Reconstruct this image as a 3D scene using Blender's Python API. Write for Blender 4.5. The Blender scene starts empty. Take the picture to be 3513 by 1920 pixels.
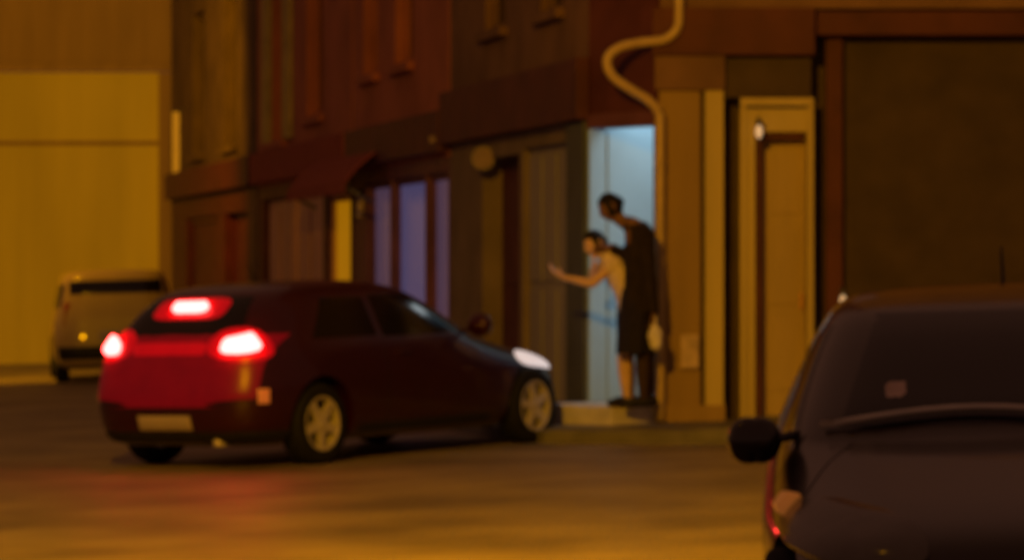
import bpy, bmesh, math, random
import numpy as np
from mathutils import Vector, Matrix, noise
random.seed(7)
PI = math.pi
scn = bpy.context.scene
C = scn.collection

# ------------------------------------------------------------------ camera
EYE, FPX, HOR = 1.42, 12000.0, 930.0          # eye height, focal length in photo pixels, horizon row
SLOPE = 0.03                                   # the street climbs gently to the right
cam_d = bpy.data.cameras.new('camera'); cam = bpy.data.objects.new('camera', cam_d); C.objects.link(cam)
cam.location = (0, 0, EYE); cam.rotation_euler = (PI/2, 0, 0)
cam_d.sensor_width = 36; cam_d.lens = 36*FPX/3513; cam_d.shift_y = -(960-HOR)/3513
cam_d.clip_start = 0.1; cam_d.clip_end = 600
cam_d.dof.use_dof = True; cam_d.dof.focus_distance = 3.0; cam_d.dof.aperture_fstop = 17.5
scn.camera = cam
# ------------------------------------------------------------------ night sky
w = bpy.data.worlds.new('World'); scn.world = w; w.use_nodes = True
nt = w.node_tree; bg = nt.nodes['Background']
sky = nt.nodes.new('ShaderNodeTexSky'); sky.sky_type = 'NISHITA'; sky.sun_disc = False
sky.sun_elevation = math.radians(-4); sky.sun_rotation = math.radians(200)
bg.inputs[1].default_value = 0.10
glow = nt.nodes.new('ShaderNodeBackground'); glow.inputs[0].default_value = (1, .39, .22, 1); glow.inputs[1].default_value = 0.10   # even amber sky glow of the town at night
add = nt.nodes.new('ShaderNodeAddShader'); nt.links.new(sky.outputs[0], bg.inputs[0])
nt.links.new(bg.outputs[0], add.inputs[0]); nt.links.new(glow.outputs[0], add.inputs[1]); nt.links.new(add.outputs[0], nt.nodes['World Output'].inputs[0])
scn.view_settings.view_transform = 'Standard'; scn.view_settings.look = 'None'
scn.view_settings.exposure = 0; scn.view_settings.gamma = 1
SODIUM = (1.0, 0.425, 0.0)

# ------------------------------------------------------------------ materials
MATS = {}
def mat(name, col, rough=0.7, metal=0.0, var=0.25, scale=6.0, bump=0.15, bscale=60.0, coat=0.0, emit=None, estr=0.0, streak=False):
    if name in MATS: return MATS[name]
    m = bpy.data.materials.new(name); m.use_nodes = True
    n = m.node_tree.nodes; l = m.node_tree.links
    b = n['Principled BSDF']
    b.inputs['Roughness'].default_value = rough; b.inputs['Metallic'].default_value = metal
    if rough >= .5 and not metal and not coat: b.inputs['Specular IOR Level'].default_value = .22
    if coat: b.inputs['Coat Weight'].default_value = coat; b.inputs['Coat Roughness'].default_value = 0.06
    tc = n.new('ShaderNodeTexCoord')
    mp = n.new('ShaderNodeMapping'); l.new(tc.outputs['Object'], mp.inputs[0])
    if streak: mp.inputs['Scale'].default_value = (1, 1, 0.12)
    ns = n.new('ShaderNodeTexNoise'); ns.inputs['Scale'].default_value = scale; ns.inputs['Detail'].default_value = 6
    l.new(mp.outputs[0], ns.inputs['Vector'])
    rp = n.new('ShaderNodeValToRGB')
    rp.color_ramp.elements[0].position = 0.3; rp.color_ramp.elements[1].position = 0.72
    rp.color_ramp.elements[0].color = tuple(c*(1-var) for c in col)+(1,)
    rp.color_ramp.elements[1].color = tuple(min(1, c*(1+var*0.7)) for c in col)+(1,)
    l.new(ns.outputs[0], rp.inputs[0]); l.new(rp.outputs[0], b.inputs['Base Color'])
    if bump:
        n2 = n.new('ShaderNodeTexNoise'); n2.inputs['Scale'].default_value = bscale; n2.inputs['Detail'].default_value = 4
        l.new(tc.outputs['Object'], n2.inputs['Vector'])
        bp = n.new('ShaderNodeBump'); bp.inputs['Strength'].default_value = bump; bp.inputs['Distance'].default_value = 0.02
        l.new(n2.outputs[0], bp.inputs['Height']); l.new(bp.outputs[0], b.inputs['Normal'])
    if emit:
        b.inputs['Emission Color'].default_value = tuple(emit)+(1,); b.inputs['Emission Strength'].default_value = estr
    MATS[name] = m
    return m

M_asphalt = mat('worn_concrete', (.30,.24,.14), .49, var=.42, scale=.9, bump=.5, bscale=110)
M_pave   = mat('paving', (.17,.155,.13), .6, var=.3, scale=2.2, bump=.35, bscale=70)
M_kerb   = mat('kerb_stone', (.20,.19,.17), .65, var=.25, scale=5, bump=.3)
M_cream  = mat('cream_plaster', (.60,.50,.20), .8, var=.14, scale=3.0, bump=.3, bscale=45, streak=True)
M_ochre  = mat('ochre_plaster', (.36,.25,.10), .8, var=.18, scale=3.0, bump=.3, bscale=45, streak=True)
M_door   = mat('honey_wood_door', (.55,.42,.22), .5, var=.2, scale=4, bump=.15, bscale=50, streak=True)
M_brown  = mat('dark_brown_paint', (.075,.05,.035), .6, var=.25, scale=3, bump=.25)
M_maroon = mat('maroon_paint', (.11,.035,.035), .55, var=.3, scale=2.5, bump=.25)
M_maroon2= mat('plum_paint', (.16,.065,.10), .5, var=.3, scale=2.5, bump=.2)
M_plumdark = mat('dark_plum_paint', (.065,.010,.06), .5, var=.3, scale=2.5, bump=.2)
M_grey   = mat('grey_shutter_paint', (.32,.31,.32), .5, var=.2, scale=3, bump=.15, streak=True)
M_slate  = mat('slate_blue_paint', (.08,.10,.12), .5, var=.2, scale=3, bump=.15)
M_rust   = mat('rust_red_render', (.42,.15,.10), .8, var=.25, scale=1.2, bump=.4, bscale=30)
M_umber  = mat('umber_render', (.22,.13,.085), .8, var=.3, scale=1.5, bump=.4, bscale=30)
M_umberdark = mat('dark_umber_render', (.115,.075,.055), .8, var=.3, scale=1.5, bump=.4, bscale=30)
M_stone  = mat('grey_brown_render', (.24,.19,.15), .85, var=.25, scale=1.5, bump=.4, bscale=30)
M_olive  = mat('olive_shutter_paint', (.42,.34,.14), .5, var=.2, scale=4, bump=.1)
M_brick  = mat('brown_timber', (.66,.40,.30), .55, var=.3, scale=3, bump=.2, streak=True)
M_canvas = mat('red_canvas', (.30,.075,.06), .85, var=.2, scale=5, bump=.3, bscale=150)
M_yellow = mat('yellow_render', (.72,.63,.10), .85, var=.24, scale=.8, bump=.4, bscale=20, streak=True)
M_pale   = mat('pale_enamel', (.7,.6,.52), .5, var=.1, scale=8, bump=.05)
M_white  = mat('pale_blue_room_paint', (.33,.48,.57), .75, var=.07, scale=2, bump=.04)
M_stepm  = mat('pale_step_stone', (.72,.69,.66), .6, var=.2, scale=6, bump=.3)
M_pipe   = mat('cream_pipe_paint', (.58,.44,.2), .4, var=.15, scale=8, bump=.05)
M_black  = mat('black_rubber', (.012,.012,.013), .75, var=.2, scale=20, bump=.2)
M_plast  = mat('black_plastic', (.018,.017,.018), .5, var=.2, scale=20, bump=.1)
M_paint  = mat('dark_red_car_paint', (.036,.0025,.007), .34, metal=.25, var=.08, scale=3, bump=0, coat=.55)
M_paint2 = mat('black_brown_car_paint', (.020,.014,.010), .22, metal=.2, var=.1, scale=3, bump=0, coat=.5)
M_headoff= mat('unlit_lamp_lens', (.10,.09,.08), .15, bump=0)
M_tights = mat('dark_stockings', (.05,.03,.025), .7, var=.2, scale=20, bump=.1)
M_pinktop= mat('pale_pink_top', (.82,.70,.68), .85, var=.15, scale=14, bump=.35, bscale=160)
M_vanp   = mat('beige_van_paint', (.40,.30,.10), .35, var=.08, scale=3, bump=0, coat=.5)
M_tint   = mat('tinted_car_glass', (.006,.005,.007), .12, var=.1, bump=0)
M_glass  = mat('dark_window_glass', (.012,.012,.016), .12, var=.2, bump=0)
M_chrome = mat('alloy_metal', (.62,.58,.52), .35, metal=.25, var=.1, bump=0)
M_steel  = mat('grey_lamp_metal', (.16,.16,.16), .45, metal=.6, var=.15, bump=.05)
M_plate  = mat('number_plate_white', (.42,.36,.38), .5, var=.06, bump=0)
M_tail   = mat('lit_tail_lens', (.4,.01,.01), .3, bump=0, emit=(1,.034,.031), estr=34)
M_tail2  = mat('red_lamp_halo', (.35,.005,.01), .35, bump=0, emit=(1,.0,.012), estr=.26)  # emission stands in for the red glow spreading around the tail lamps
M_tail3  = mat('dim_red_glow_panel', (.16,.003,.012), .35, var=.2, bump=0, emit=(1,.0,.03), estr=.065)  # emission imitates lamp glow falling on the car's rear; no lamp of its own
M_head   = mat('lit_head_lamp_lens', (.7,.7,.72), .2, bump=0, emit=(1,.83,.80), estr=.62)
M_amber  = mat('amber_reflector', (.6,.2,.03), .3, bump=0, emit=(1,.30,.05), estr=.16)
M_dullred= mat('unlit_red_lens', (.25,.02,.02), .3, bump=0)
M_skin   = mat('skin', (.72,.50,.44), .55, var=.10, scale=9, bump=.08, bscale=120)
M_skin_d = mat('skin_brown', (.20,.11,.075), .55, var=.12, scale=9, bump=.08, bscale=120)
M_hair   = mat('black_hair', (.010,.008,.009), .5, var=.4, scale=30, bump=.5, bscale=90)
M_coat   = mat('dark_brown_wool', (.026,.018,.017), .9, var=.3, scale=14, bump=.4, bscale=200)
M_skirt  = mat('dark_navy_cloth', (.022,.018,.036), .85, var=.3, scale=12, bump=.4, bscale=200)
M_top    = mat('brown_knit', (.085,.05,.04), .9, var=.3, scale=14, bump=.4, bscale=200)
M_jacket = mat('black_olive_jacket', (.009,.0085,.008), .8, var=.3, scale=12, bump=.4, bscale=160)
M_trou   = mat('brown_trousers', (.06,.038,.024), .85, var=.3, scale=12, bump=.4, bscale=200)
M_sleeve = mat('pale_mauve_sleeve', (.42,.36,.40), .85, var=.15, scale=12, bump=.4, bscale=160)
M_bag    = mat('brown_leather', (.10,.052,.032), .5, var=.3, scale=10, bump=.3, bscale=90)
M_bagw   = mat('white_plastic_bag', (.86,.84,.86), .45, var=.1, scale=12, bump=.6, bscale=18)
M_brass  = mat('brass', (.75,.42,.16), .35, metal=.8, var=.1, bump=0)
M_paper  = mat('faded_paper', (.62,.48,.42), .8, var=.3, scale=10, bump=.2)
M_eye    = mat('eye_dark', (.02,.015,.012), .2, bump=0)
M_lip    = mat('lips', (.35,.12,.10), .5, bump=0)
M_litwin = mat('lit_yellow_window', (.5,.4,.1), .4, var=.12, scale=3, bump=0, emit=(1,.40,.0), estr=.27)
M_blue   = mat('dim_violet_window', (.05,.05,.09), .25, bump=0, emit=(.40,.36,.85), estr=.12)
M_mauve  = mat('dim_mauve_window', (.06,.04,.05), .25, bump=0, emit=(.55,.34,.62), estr=.09)
M_tube   = mat('cool_ceiling_and_fill', (.9,.9,.9), .5, bump=0, emit=(.86,.97,1.0), estr=3.0)  # shared by the ceiling light and the added hall fill light
M_bulb   = mat('warm_bulb', (.9,.8,.6), .5, bump=0, emit=(1,.66,.36), estr=.45)
M_sodium = mat('sodium_lens', (.9,.6,.2), .5, bump=0, emit=SODIUM, estr=8)

# ------------------------------------------------------------------ helpers
def ground(x): return SLOPE*x
def P(px, py, d): return Vector(((px-1756.5)*d/FPX, d, EYE-(py-HOR)*d/FPX))
def tag(o, label=None, cat=None, group=None, kind=None):
    if label: o['label'] = label
    if cat: o['category'] = cat
    if group: o['group'] = group
    if kind: o['kind'] = kind
    return o
def empty(name, loc, label, cat, group=None):
    o = bpy.data.objects.new(name, None); C.objects.link(o); o.location = loc; o.empty_display_size = .2
    return tag(o, label, cat, group)
def finish(name, bm, material, parent=None, smooth=False, offset=None, angle=None):
    off = offset if offset is not None else (parent_origin(parent) if parent is not None else None)
    if off is not None: bmesh.ops.translate(bm, verts=bm.verts, vec=-Vector(off))
    bmesh.ops.recalc_face_normals(bm, faces=bm.faces)
    me = bpy.data.meshes.new(name); bm.to_mesh(me); bm.free()
    if smooth:
        for p in me.polygons: p.use_smooth = True
    o = bpy.data.objects.new(name, me); C.objects.link(o); me.materials.append(material)
    if parent is not None: o.parent = parent
    return o
def parent_origin(p):
    v = Vector((0,0,0))
    while p is not None:
        v += p.location; p = p.parent
    return v
class Frame:                       # wall frame: s along the wall, o outwards, z up
    def __init__(s, p0, p1):
        s.p = Vector((p0[0], p0[1], 0)); d = Vector((p1[0]-p0[0], p1[1]-p0[1], 0)); s.L = d.length; s.u = d.normalized()
        s.n = Vector((s.u.y, -s.u.x, 0))
        if s.n.y > 0: s.n = -s.n
    def pt(s, a, o, z): q = s.p + s.u*a + s.n*o; return Vector((q.x, q.y, z))
WORLD = Frame((0,0),(1,0))         # a = x, o = -y
def add_box(bm, F, a0, a1, o0, o1, z0, z1, bev=0.0):
    vs = [bm.verts.new(F.pt(a, o, z)) for z in (z0, z1) for o in (o0, o1) for a in (a0, a1)]
    fs = [bm.faces.new([vs[i] for i in f]) for f in ((0,1,3,2),(4,6,7,5),(0,4,5,1),(2,3,7,6),(0,2,6,4),(1,5,7,3))]
    if bev:
        es = list({e for f in fs for e in f.edges})
        bmesh.ops.bevel(bm, geom=es, offset=bev, segments=2, affect='EDGES', profile=.6)
def box(name, F, a0, a1, o0, o1, z0, z1, m, parent=None, bev=0.006):
    bm = bmesh.new(); add_box(bm, F, a0, a1, o0, o1, z0, z1, bev); return finish(name, bm, m, parent)
def boxes(name, F, lst, m, parent=None, bev=0.005):
    bm = bmesh.new()
    for b in lst: add_box(bm, F, *b, bev)
    return finish(name, bm, m, parent)
def wall(name, F, a0, a1, z0, z1, th, openings, m, parent=None, o=0.0):
    """a wall with real openings (a0,a1,z0,z1)"""
    A = sorted({a0, a1, *[v for q in openings for v in q[:2] if a0 < v < a1]})
    Z = sorted({z0, z1, *[v for q in openings for v in q[2:] if z0 < v < z1]})
    def solid(i, j):
        if i < 0 or j < 0 or i >= len(A)-1 or j >= len(Z)-1: return False
        ca, cz = (A[i]+A[i+1])/2, (Z[j]+Z[j+1])/2
        return not any(q[0] < ca < q[1] and q[2] < cz < q[3] for q in openings)
    bm = bmesh.new(); V = {}
    def v(a, oo, z):
        k = (round(a,5), round(oo,5), round(z,5))
        if k not in V: V[k] = bm.verts.new(F.pt(a, oo, z))
        return V[k]
    f, b = o, o-th
    for i in range(len(A)-1):
        for j in range(len(Z)-1):
            if not solid(i, j): continue
            x0, x1, y0, y1 = A[i], A[i+1], Z[j], Z[j+1]
            bm.faces.new([v(x0,f,y0), v(x1,f,y0), v(x1,f,y1), v(x0,f,y1)])
            bm.faces.new([v(x0,b,y0), v(x0,b,y1), v(x1,b,y1), v(x1,b,y0)])
            if not solid(i-1,j): bm.faces.new([v(x0,f,y0), v(x0,f,y1), v(x0,b,y1), v(x0,b,y0)])
            if not solid(i+1,j): bm.faces.new([v(x1,f,y0), v(x1,b,y0), v(x1,b,y1), v(x1,f,y1)])
            if not solid(i,j-1): bm.faces.new([v(x0,f,y0), v(x0,b,y0), v(x1,b,y0), v(x1,f,y0)])
            if not solid(i,j+1): bm.faces.new([v(x0,f,y1), v(x1,f,y1), v(x1,b,y1), v(x0,b,y1)])
    return finish(name, bm, m, parent)
def add_tube(bm, pts, r, n=12, caps=True):
    pts = [Vector(p) for p in pts]; rings = []
    up = Vector((0,0,1))
    for i, p in enumerate(pts):
        t = (pts[min(i+1, len(pts)-1)]-pts[max(i-1, 0)]).normalized()
        a = t.cross(up); a = a.normalized() if a.length > .05 else t.cross(Vector((1,0,0))).normalized()
        b = t.cross(a).normalized(); rr = r[i] if isinstance(r, (list, tuple)) else r
        rings.append([bm.verts.new(p + (a*math.cos(2*PI*k/n) + b*math.sin(2*PI*k/n))*rr) for k in range(n)])
        up = b if i else up
        up = Vector((0,0,1)) if abs(t.z) < .9 else Vector((0,1,0))
    for q in range(len(rings)-1):
        # align ring starts
        best = min(range(n), key=lambda s: (rings[q+1][s].co-rings[q][0].co).length)
        rings[q+1] = rings[q+1][best:]+rings[q+1][:best]
        if (rings[q+1][1].co-rings[q][1].co).length > (rings[q+1][-1].co-rings[q][1].co).length:
            rings[q+1] = [rings[q+1][0]]+rings[q+1][1:][::-1]
        for k in range(n):
            bm.faces.new([rings[q][k], rings[q][(k+1)%n], rings[q+1][(k+1)%n], rings[q+1][k]])
    if caps: bm.faces.new(rings[0]); bm.faces.new(rings[-1][::-1])
def tube(name, pts, r, m, parent=None, n=12):
    bm = bmesh.new(); add_tube(bm, pts, r, n); return finish(name, bm, m, parent, smooth=True)
def smooth_path(pts, k=8):
    pts = [Vector(p) for p in pts]; out = []
    for i in range(len(pts)-1):
        p0, p1, p2, p3 = pts[max(i-1,0)], pts[i], pts[i+1], pts[min(i+2,len(pts)-1)]
        for j in range(k):
            t = j/k; out.append(.5*((2*p1)+(p2-p0)*t+(2*p0-5*p1+4*p2-p3)*t*t+(3*p1-p0-3*p2+p3)*t**3))
    out.append(pts[-1]); return out
def add_lathe(bm, prof, M, n=32, caps=True):
    """prof: (radius, axial) ; axis = local y of M"""
    rings = []
    for r, a in prof:
        rings.append([bm.verts.new(M @ Vector((r*math.cos(2*PI*k/n), a, r*math.sin(2*PI*k/n)))) for k in range(n)])
    for q in range(len(rings)-1):
        for k in range(n): bm.faces.new([rings[q][k], rings[q][(k+1)%n], rings[q+1][(k+1)%n], rings[q+1][k]])
    if caps and prof[0][0] > 1e-4: bm.faces.new(rings[0])
    if caps and prof[-1][0] > 1e-4: bm.faces.new(rings[-1])

def add_capsule(bm, p0, p1, r0, r1, n=14, k=5):
    p0, p1 = Vector(p0), Vector(p1); t = (p1-p0); L = t.length
    t = t.normalized() if L > 1e-6 else Vector((0,0,1))
    a = t.cross(Vector((0,0,1))); a = a.normalized() if a.length > .05 else Vector((1,0,0)); b = t.cross(a)
    rings = []
    for i in range(k+1):
        f = PI/2*(1-i/k); rings.append((p0-t*r0*math.sin(f), max(r0*math.cos(f), r0*.02)))
    for i in range(k+1):
        f = PI/2*i/k; rings.append((p1+t*r1*math.sin(f), max(r1*math.cos(f), r1*.02)))
    V = [[bm.verts.new(c+(a*math.cos(2*PI*q/n)+b*math.sin(2*PI*q/n))*r) for q in range(n)] for c, r in rings]
    for i in range(len(V)-1):
        for q in range(n): bm.faces.new([V[i][q], V[i][(q+1)%n], V[i+1][(q+1)%n], V[i+1][q]])
    bm.faces.new(V[0][::-1]); bm.faces.new(V[-1])

# ------------------------------------------------------------------ ground
def sheet(name, poly, dz, m, th=0.0):
    bm = bmesh.new(); top = [bm.verts.new((x, y, ground(x)+dz)) for x, y in poly]
    bm.faces.new(top)
    if th:
        bot = [bm.verts.new((x, y, ground(x)+dz-th)) for x, y in poly]; k = len(poly)
        for i in range(k): bm.faces.new([top[i], bot[i], bot[(i+1)%k], top[(i+1)%k]])
        bm.faces.new(bot[::-1])
    return tag(finish(name, bm, m), kind='structure')
road = sheet('road', [(-150,-30),(150,-30),(150,260),(-150,260)], 0.0, M_asphalt)

# building line: right wall faces the camera, corner door on a splay, left facade runs away down the side street
R0 = ((2250-1756.5)*29.3/FPX, 29.3); L0 = (0.66, 30.0)
FR = Frame(R0, (R0[0]+10, R0[1])); FC = Frame(R0, L0); FL = Frame(L0, (L0[0]-.215*40, L0[1]+40))
if FC.n.x > 0: FC.n = -FC.n
def S(px):                         # photo column -> distance along the side-street facade
    return (7.11/((px-1756.5)/FPX+.215)-30.0)*1.0229
def XR(px): return (px-1756.5)*29.3/FPX-R0[0]
far = FL.pt(40, .75, 0)
def q2(F, a, o): p = F.pt(a, o, 0); return (p.x, p.y)
pv = [q2(FR,12,1.35), q2(FR,.25,1.35), q2(FC,.15,1.0), q2(FL,.2,.72), q2(FL,33,.72), q2(FL,33,-.3), q2(FL,0,-.4), q2(FR,0.1,-.4), q2(FR,12,-.4)]
sheet('pavement', pv, .12, M_pave, .3)
kb = [q2(FR,12,1.47), q2(FR,.20,1.47), q2(FC,.10,1.12), q2(FL,.15,.84), q2(FL,33,.84), q2(FL,33,.722), q2(FL,.2,.722), q2(FC,.15,1.002), q2(FR,.25,1.352), q2(FR,12,1.352)]
kerb = sheet('kerb', kb, .105, M_kerb, .3)

def kerb_stone(x0, x1, y0, y1):
    bm = bmesh.new(); vs = [bm.verts.new((x, y, ground(x)+.122+dz)) for dz in (-.10, 0) for y in (y0, y1) for x in (x0, x1)]
    fs = [bm.faces.new([vs[i] for i in f]) for f in ((0,1,3,2),(4,6,7,5),(0,4,5,1),(2,3,7,6),(0,2,6,4),(1,5,7,3))]
    bmesh.ops.bevel(bm, geom=bm.edges[:], offset=.012, segments=2, affect='EDGES')
    return finish('kerb_stone', bm, M_kerb, kerb)
for i in range(9): kerb_stone(R0[0]+.26+i*.62, R0[0]+.26+i*.62+.605+.006*random.uniform(-1,1), R0[1]-1.478, R0[1]-1.30)

# ------------------------------------------------------------------ corner building
cb = empty('corner_building', (R0[0], R0[1], ground(R0[0])+.12), 'corner building with cream pilasters, honey door and brightly lit corner entrance', 'building')
Zb, ZT = -.4, 9.0
# street front facing the camera
a = dict(p0=0.0, g0=XR(2403), g1=XR(2419), p1=XR(2482), r1=XR(2541), d0=XR(2591), d1=XR(2768), d2=XR(2786))
wall('pilaster', FR, .0, a['g0'], Zb, 2.934, .06, [], M_ochre, cb, o=-.02)
wall('pilaster', FR, a['g1'], a['p1'], Zb, 2.934, .27, [], M_cream, cb)
box('pilaster_groove', FR, a['g0'], a['g1'], -.16, -.07, Zb, 2.934, M_brown, cb, bev=0)
box('capital', FR, -.01, a['p1']+.012, -.30, .025, 2.935, 3.22, M_umber, cb)
box('pilaster_base', FR, -.012, a['p1']+.015, -.05, .035, Zb, .30, M_ochre, cb)
box('niche_back', FR, a['p1'], a['r1'], -.42, -.34, Zb, 3.2, M_brown, cb, bev=0)
wall('door_surround', FR, a['r1'], a['d2'], Zb, 2.78, .34, [(a['d0'], a['d1'], -.4, 2.585)], M_cream, cb)
boxes('architrave', FR, [(a['r1']-.004, XR(2560), .002, .03, .2, 2.80), (a['d1']+.004, a['d2']+.012, .002, .03, .2, 2.80), (a['r1']-.004, a['d2']+.012, .002, .034, 2.802, 2.87)], M_cream, cb)
dl = box('door', FR, a['d0'], a['d1'], -.33, -.24, .2, 2.58, M_door, cb)
for z0, z1 in ((.42,1.02), (1.14,1.80), (1.90,2.48)):
    box('door_panel', FR, a['d0']+.10, a['d1']-.05, -.239, -.228, z0, z1, M_door, dl)
box('door_handle', FR, a['d1']-.04, a['d1']-.02, -.239, -.19, 1.10, 1.24, M_brass, dl)
box('door_shade_strip', FR, a['d0']+.002, XR(2616), -.238, -.06, .2, 2.583, M_maroon, cb)  # dark strip standing in for the frame's shadow left of the leaf
box('door_shade_bar', FR, XR(2618), XR(2760), -.238, -.06, 2.525, 2.583, M_maroon, cb)  # dark bar standing in for the shadow under the door head
box('threshold', FR, a['r1']+.02, a['d2'], -.16, .10, .10, .205, M_kerb, cb)
# upper front and fascia
box('fascia', FR, -.03, a['d2']+.02, -.30, .06, 3.225, 3.62, M_maroon, cb)
wall('upper_wall', FR, 0, 12, 3.62, ZT, .3, [(.35,1.3,4.3,6.0)], M_umber, cb, o=-.03)
box('transom_panel', FR, a['p1']+.013, a['d2'], -.30, -.06, 2.875, 3.22, M_brown, cb)
# dark set-back front to the right
wall('dark_wall', FR, a['d2']+.013, 12, Zb, 3.60, .25, [(3.15,4.35,1.0,2.75)], M_brown, cb, o=-.33)
box('dark_pilaster', FR, XR(2842), XR(2900), -.33, -.22, Zb, 3.4, M_maroon, cb)
wn = wall('window', FR, 3.15, 4.35, 1.0, 2.75, .06, [(3.21,3.73,1.06,2.69),(3.77,4.29,1.06,2.69)], M_maroon, cb, o=-.40)
box('pane', FR, 3.21, 3.73, -.445, -.435, 1.06, 2.69, M_glass, wn, bev=0); box('pane', FR, 3.77, 4.29, -.445, -.435, 1.06, 2.69, M_glass, wn, bev=0)
box('window_sill', FR, 3.1, 4.4, -.33, -.24, .92, .995, M_kerb, cb)
box('cornice', FR, a['d2']+.03, 12, -.33, -.05, 3.40, 3.60, M_maroon, cb)
# splayed corner with the open, lit doorway
DZ = 2.64
wall('corner_wall', FC, .0, FC.L, Zb, ZT, .16, [(.03, FC.L-.03, .25, DZ)], M_maroon, cb)
box('door_frame', FC, FC.L-.034, FC.L-.001, -.168, .02, .301, DZ-.001, M_white, cb)
box('door_head', FC, .0, FC.L, .002, .03, DZ, DZ+.12, M_maroon2, cb)
hd = 2.3
boxes('hall_wall', FC, [(-.06, .0, -hd, -.17, .2, 2.9), (FC.L, FC.L+.06, -hd, -.17, .2, 2.9), (.0, FC.L, -hd-.06, -hd, .2, 2.9)], M_white, cb, bev=0)
box('hall_ceiling', FC, -.06, FC.L+.06, -hd, -.17, 2.9, 2.96, M_white, cb, bev=0)
box('hall_floor', FC, 0, FC.L, -hd, -.02, .22, .298, M_stepm, cb, bev=0)
box('ceiling_light', FC, .12, FC.L-.12, -1.05, -.28, 2.85, 2.895, M_tube, cb)
box('hall_fill_light', FC, .002, .05, -.48, -.34, .7, 2.5, M_tube, cb)  # added light, out of view, to brighten the hall wall evenly
ol = box('hall_door', FC, FC.L-.052, FC.L-.004, -1.02, -.171, .301, 2.62, M_white, cb)
box('door_handle', FC, FC.L-.075, FC.L-.052, -.98, -.88, 1.28, 1.31, M_steel, ol)
box('doorstep', FC, -.02, FC.L+.0, .0, .50, .10, .30, M_stepm, cb, bev=.012)
# side-street ground floor
s1, s2, s3, s4, s5, s6 = S(1960), S(1945), S(1795), S(1782), S(1655), S(1545)
wall('corner_return', FL, .0, s1, Zb, 2.95, .05, [], M_stone, cb)
wall('side_wall', FL, s1, s6, Zb, 2.95, .3, [(s2, s3, Zb, 2.56), (s4, s5, Zb, 2.52)], M_stone, cb)
box('corner_post', FL, .01, s1, .002, .05, Zb, 2.70, M_slate, cb)
sh = box('panelled_shutter', FL, s2, s3, -.2, -.07, Zb, 2.56, M_grey, cb)
nn = 3
for i in range(nn):
    p0 = s2+(s3-s2)*(i+.08)/nn; p1 = s2+(s3-s2)*(i+.92)/nn
    box('shutter_panel', FL, p0, p1, -.069, -.05, .25, 1.25, M_grey, sh); box('shutter_panel', FL, p0, p1, -.069, -.05, 1.33, 2.48, M_grey, sh)
sd = box('side_door', FL, s4, s5, -.3, -.2, Zb, 2.52, M_maroon, cb)
box('door_panel', FL, s4+.15, s5-.15, -.199, -.185, .4, 1.2, M_maroon, sd); box('door_panel', FL, s4+.15, s5-.15, -.199, -.185, 1.3, 2.3, M_maroon, sd)
box('shop_fascia', FL, -.02, s6-.01, .003, .12, 2.72, 3.25, M_maroon, cb, bev=.01)
wall('upper_side_wall', FL, .0, s6, 2.95, ZT, .3, [(1.0,1.9,3.75,5.4), (3.4,4.4,3.75,5.4)], M_umber, cb)
for q0, q1 in ((1.0,1.9), (3.4,4.4)):
    wn = wall('window', FL, q0, q1, 3.75, 5.4, .08, [(q0+.07,q1-.07,3.82,5.33)], M_umber, cb, o=-.08)
    box('pane', FL, q0+.07, q1-.07, -.13, -.12, 3.82, 5.33, M_glass, wn, bev=0)
    box('window_sill', FL, q0-.08, q1+.08, -.06, .09, 3.66, 3.745, M_umber, cb)
# drainpipe with swan neck, standing at the corner
dpp = P(2264, 930, 29.2)
dp = empty('drainpipe', (dpp.x, dpp.y, ground(dpp.x)+.12), 'cream drainpipe with a curled swan neck running up the building corner', 'drainpipe')
path = [P(2264,1440,29.2), P(2264,900,29.2), P(2264,440,29.2), P(2258,385,29.2), P(2225,345,29.18), P(2165,308,29.16), P(2108,268,29.15), P(2084,226,29.15), P(2092,188,29.15), P(2135,160,29.16), P(2205,146,29.2), P(2280,136,29.21), P(2322,100,29.21), P(2330,40,29.21), P(2330,-120,29.21)]
tube('pipe', smooth_path(path, 7), .040, M_pipe, dp, n=14)
for py in (560, 900, 1250):
    c = P(2264, py, 29.2); bm = bmesh.new(); add_tube(bm, [c+Vector((0,0,-.03)), c+Vector((0,0,.03))], .047, 14); finish('pipe_bracket', bm, M_pipe, dp, smooth=False)

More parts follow.
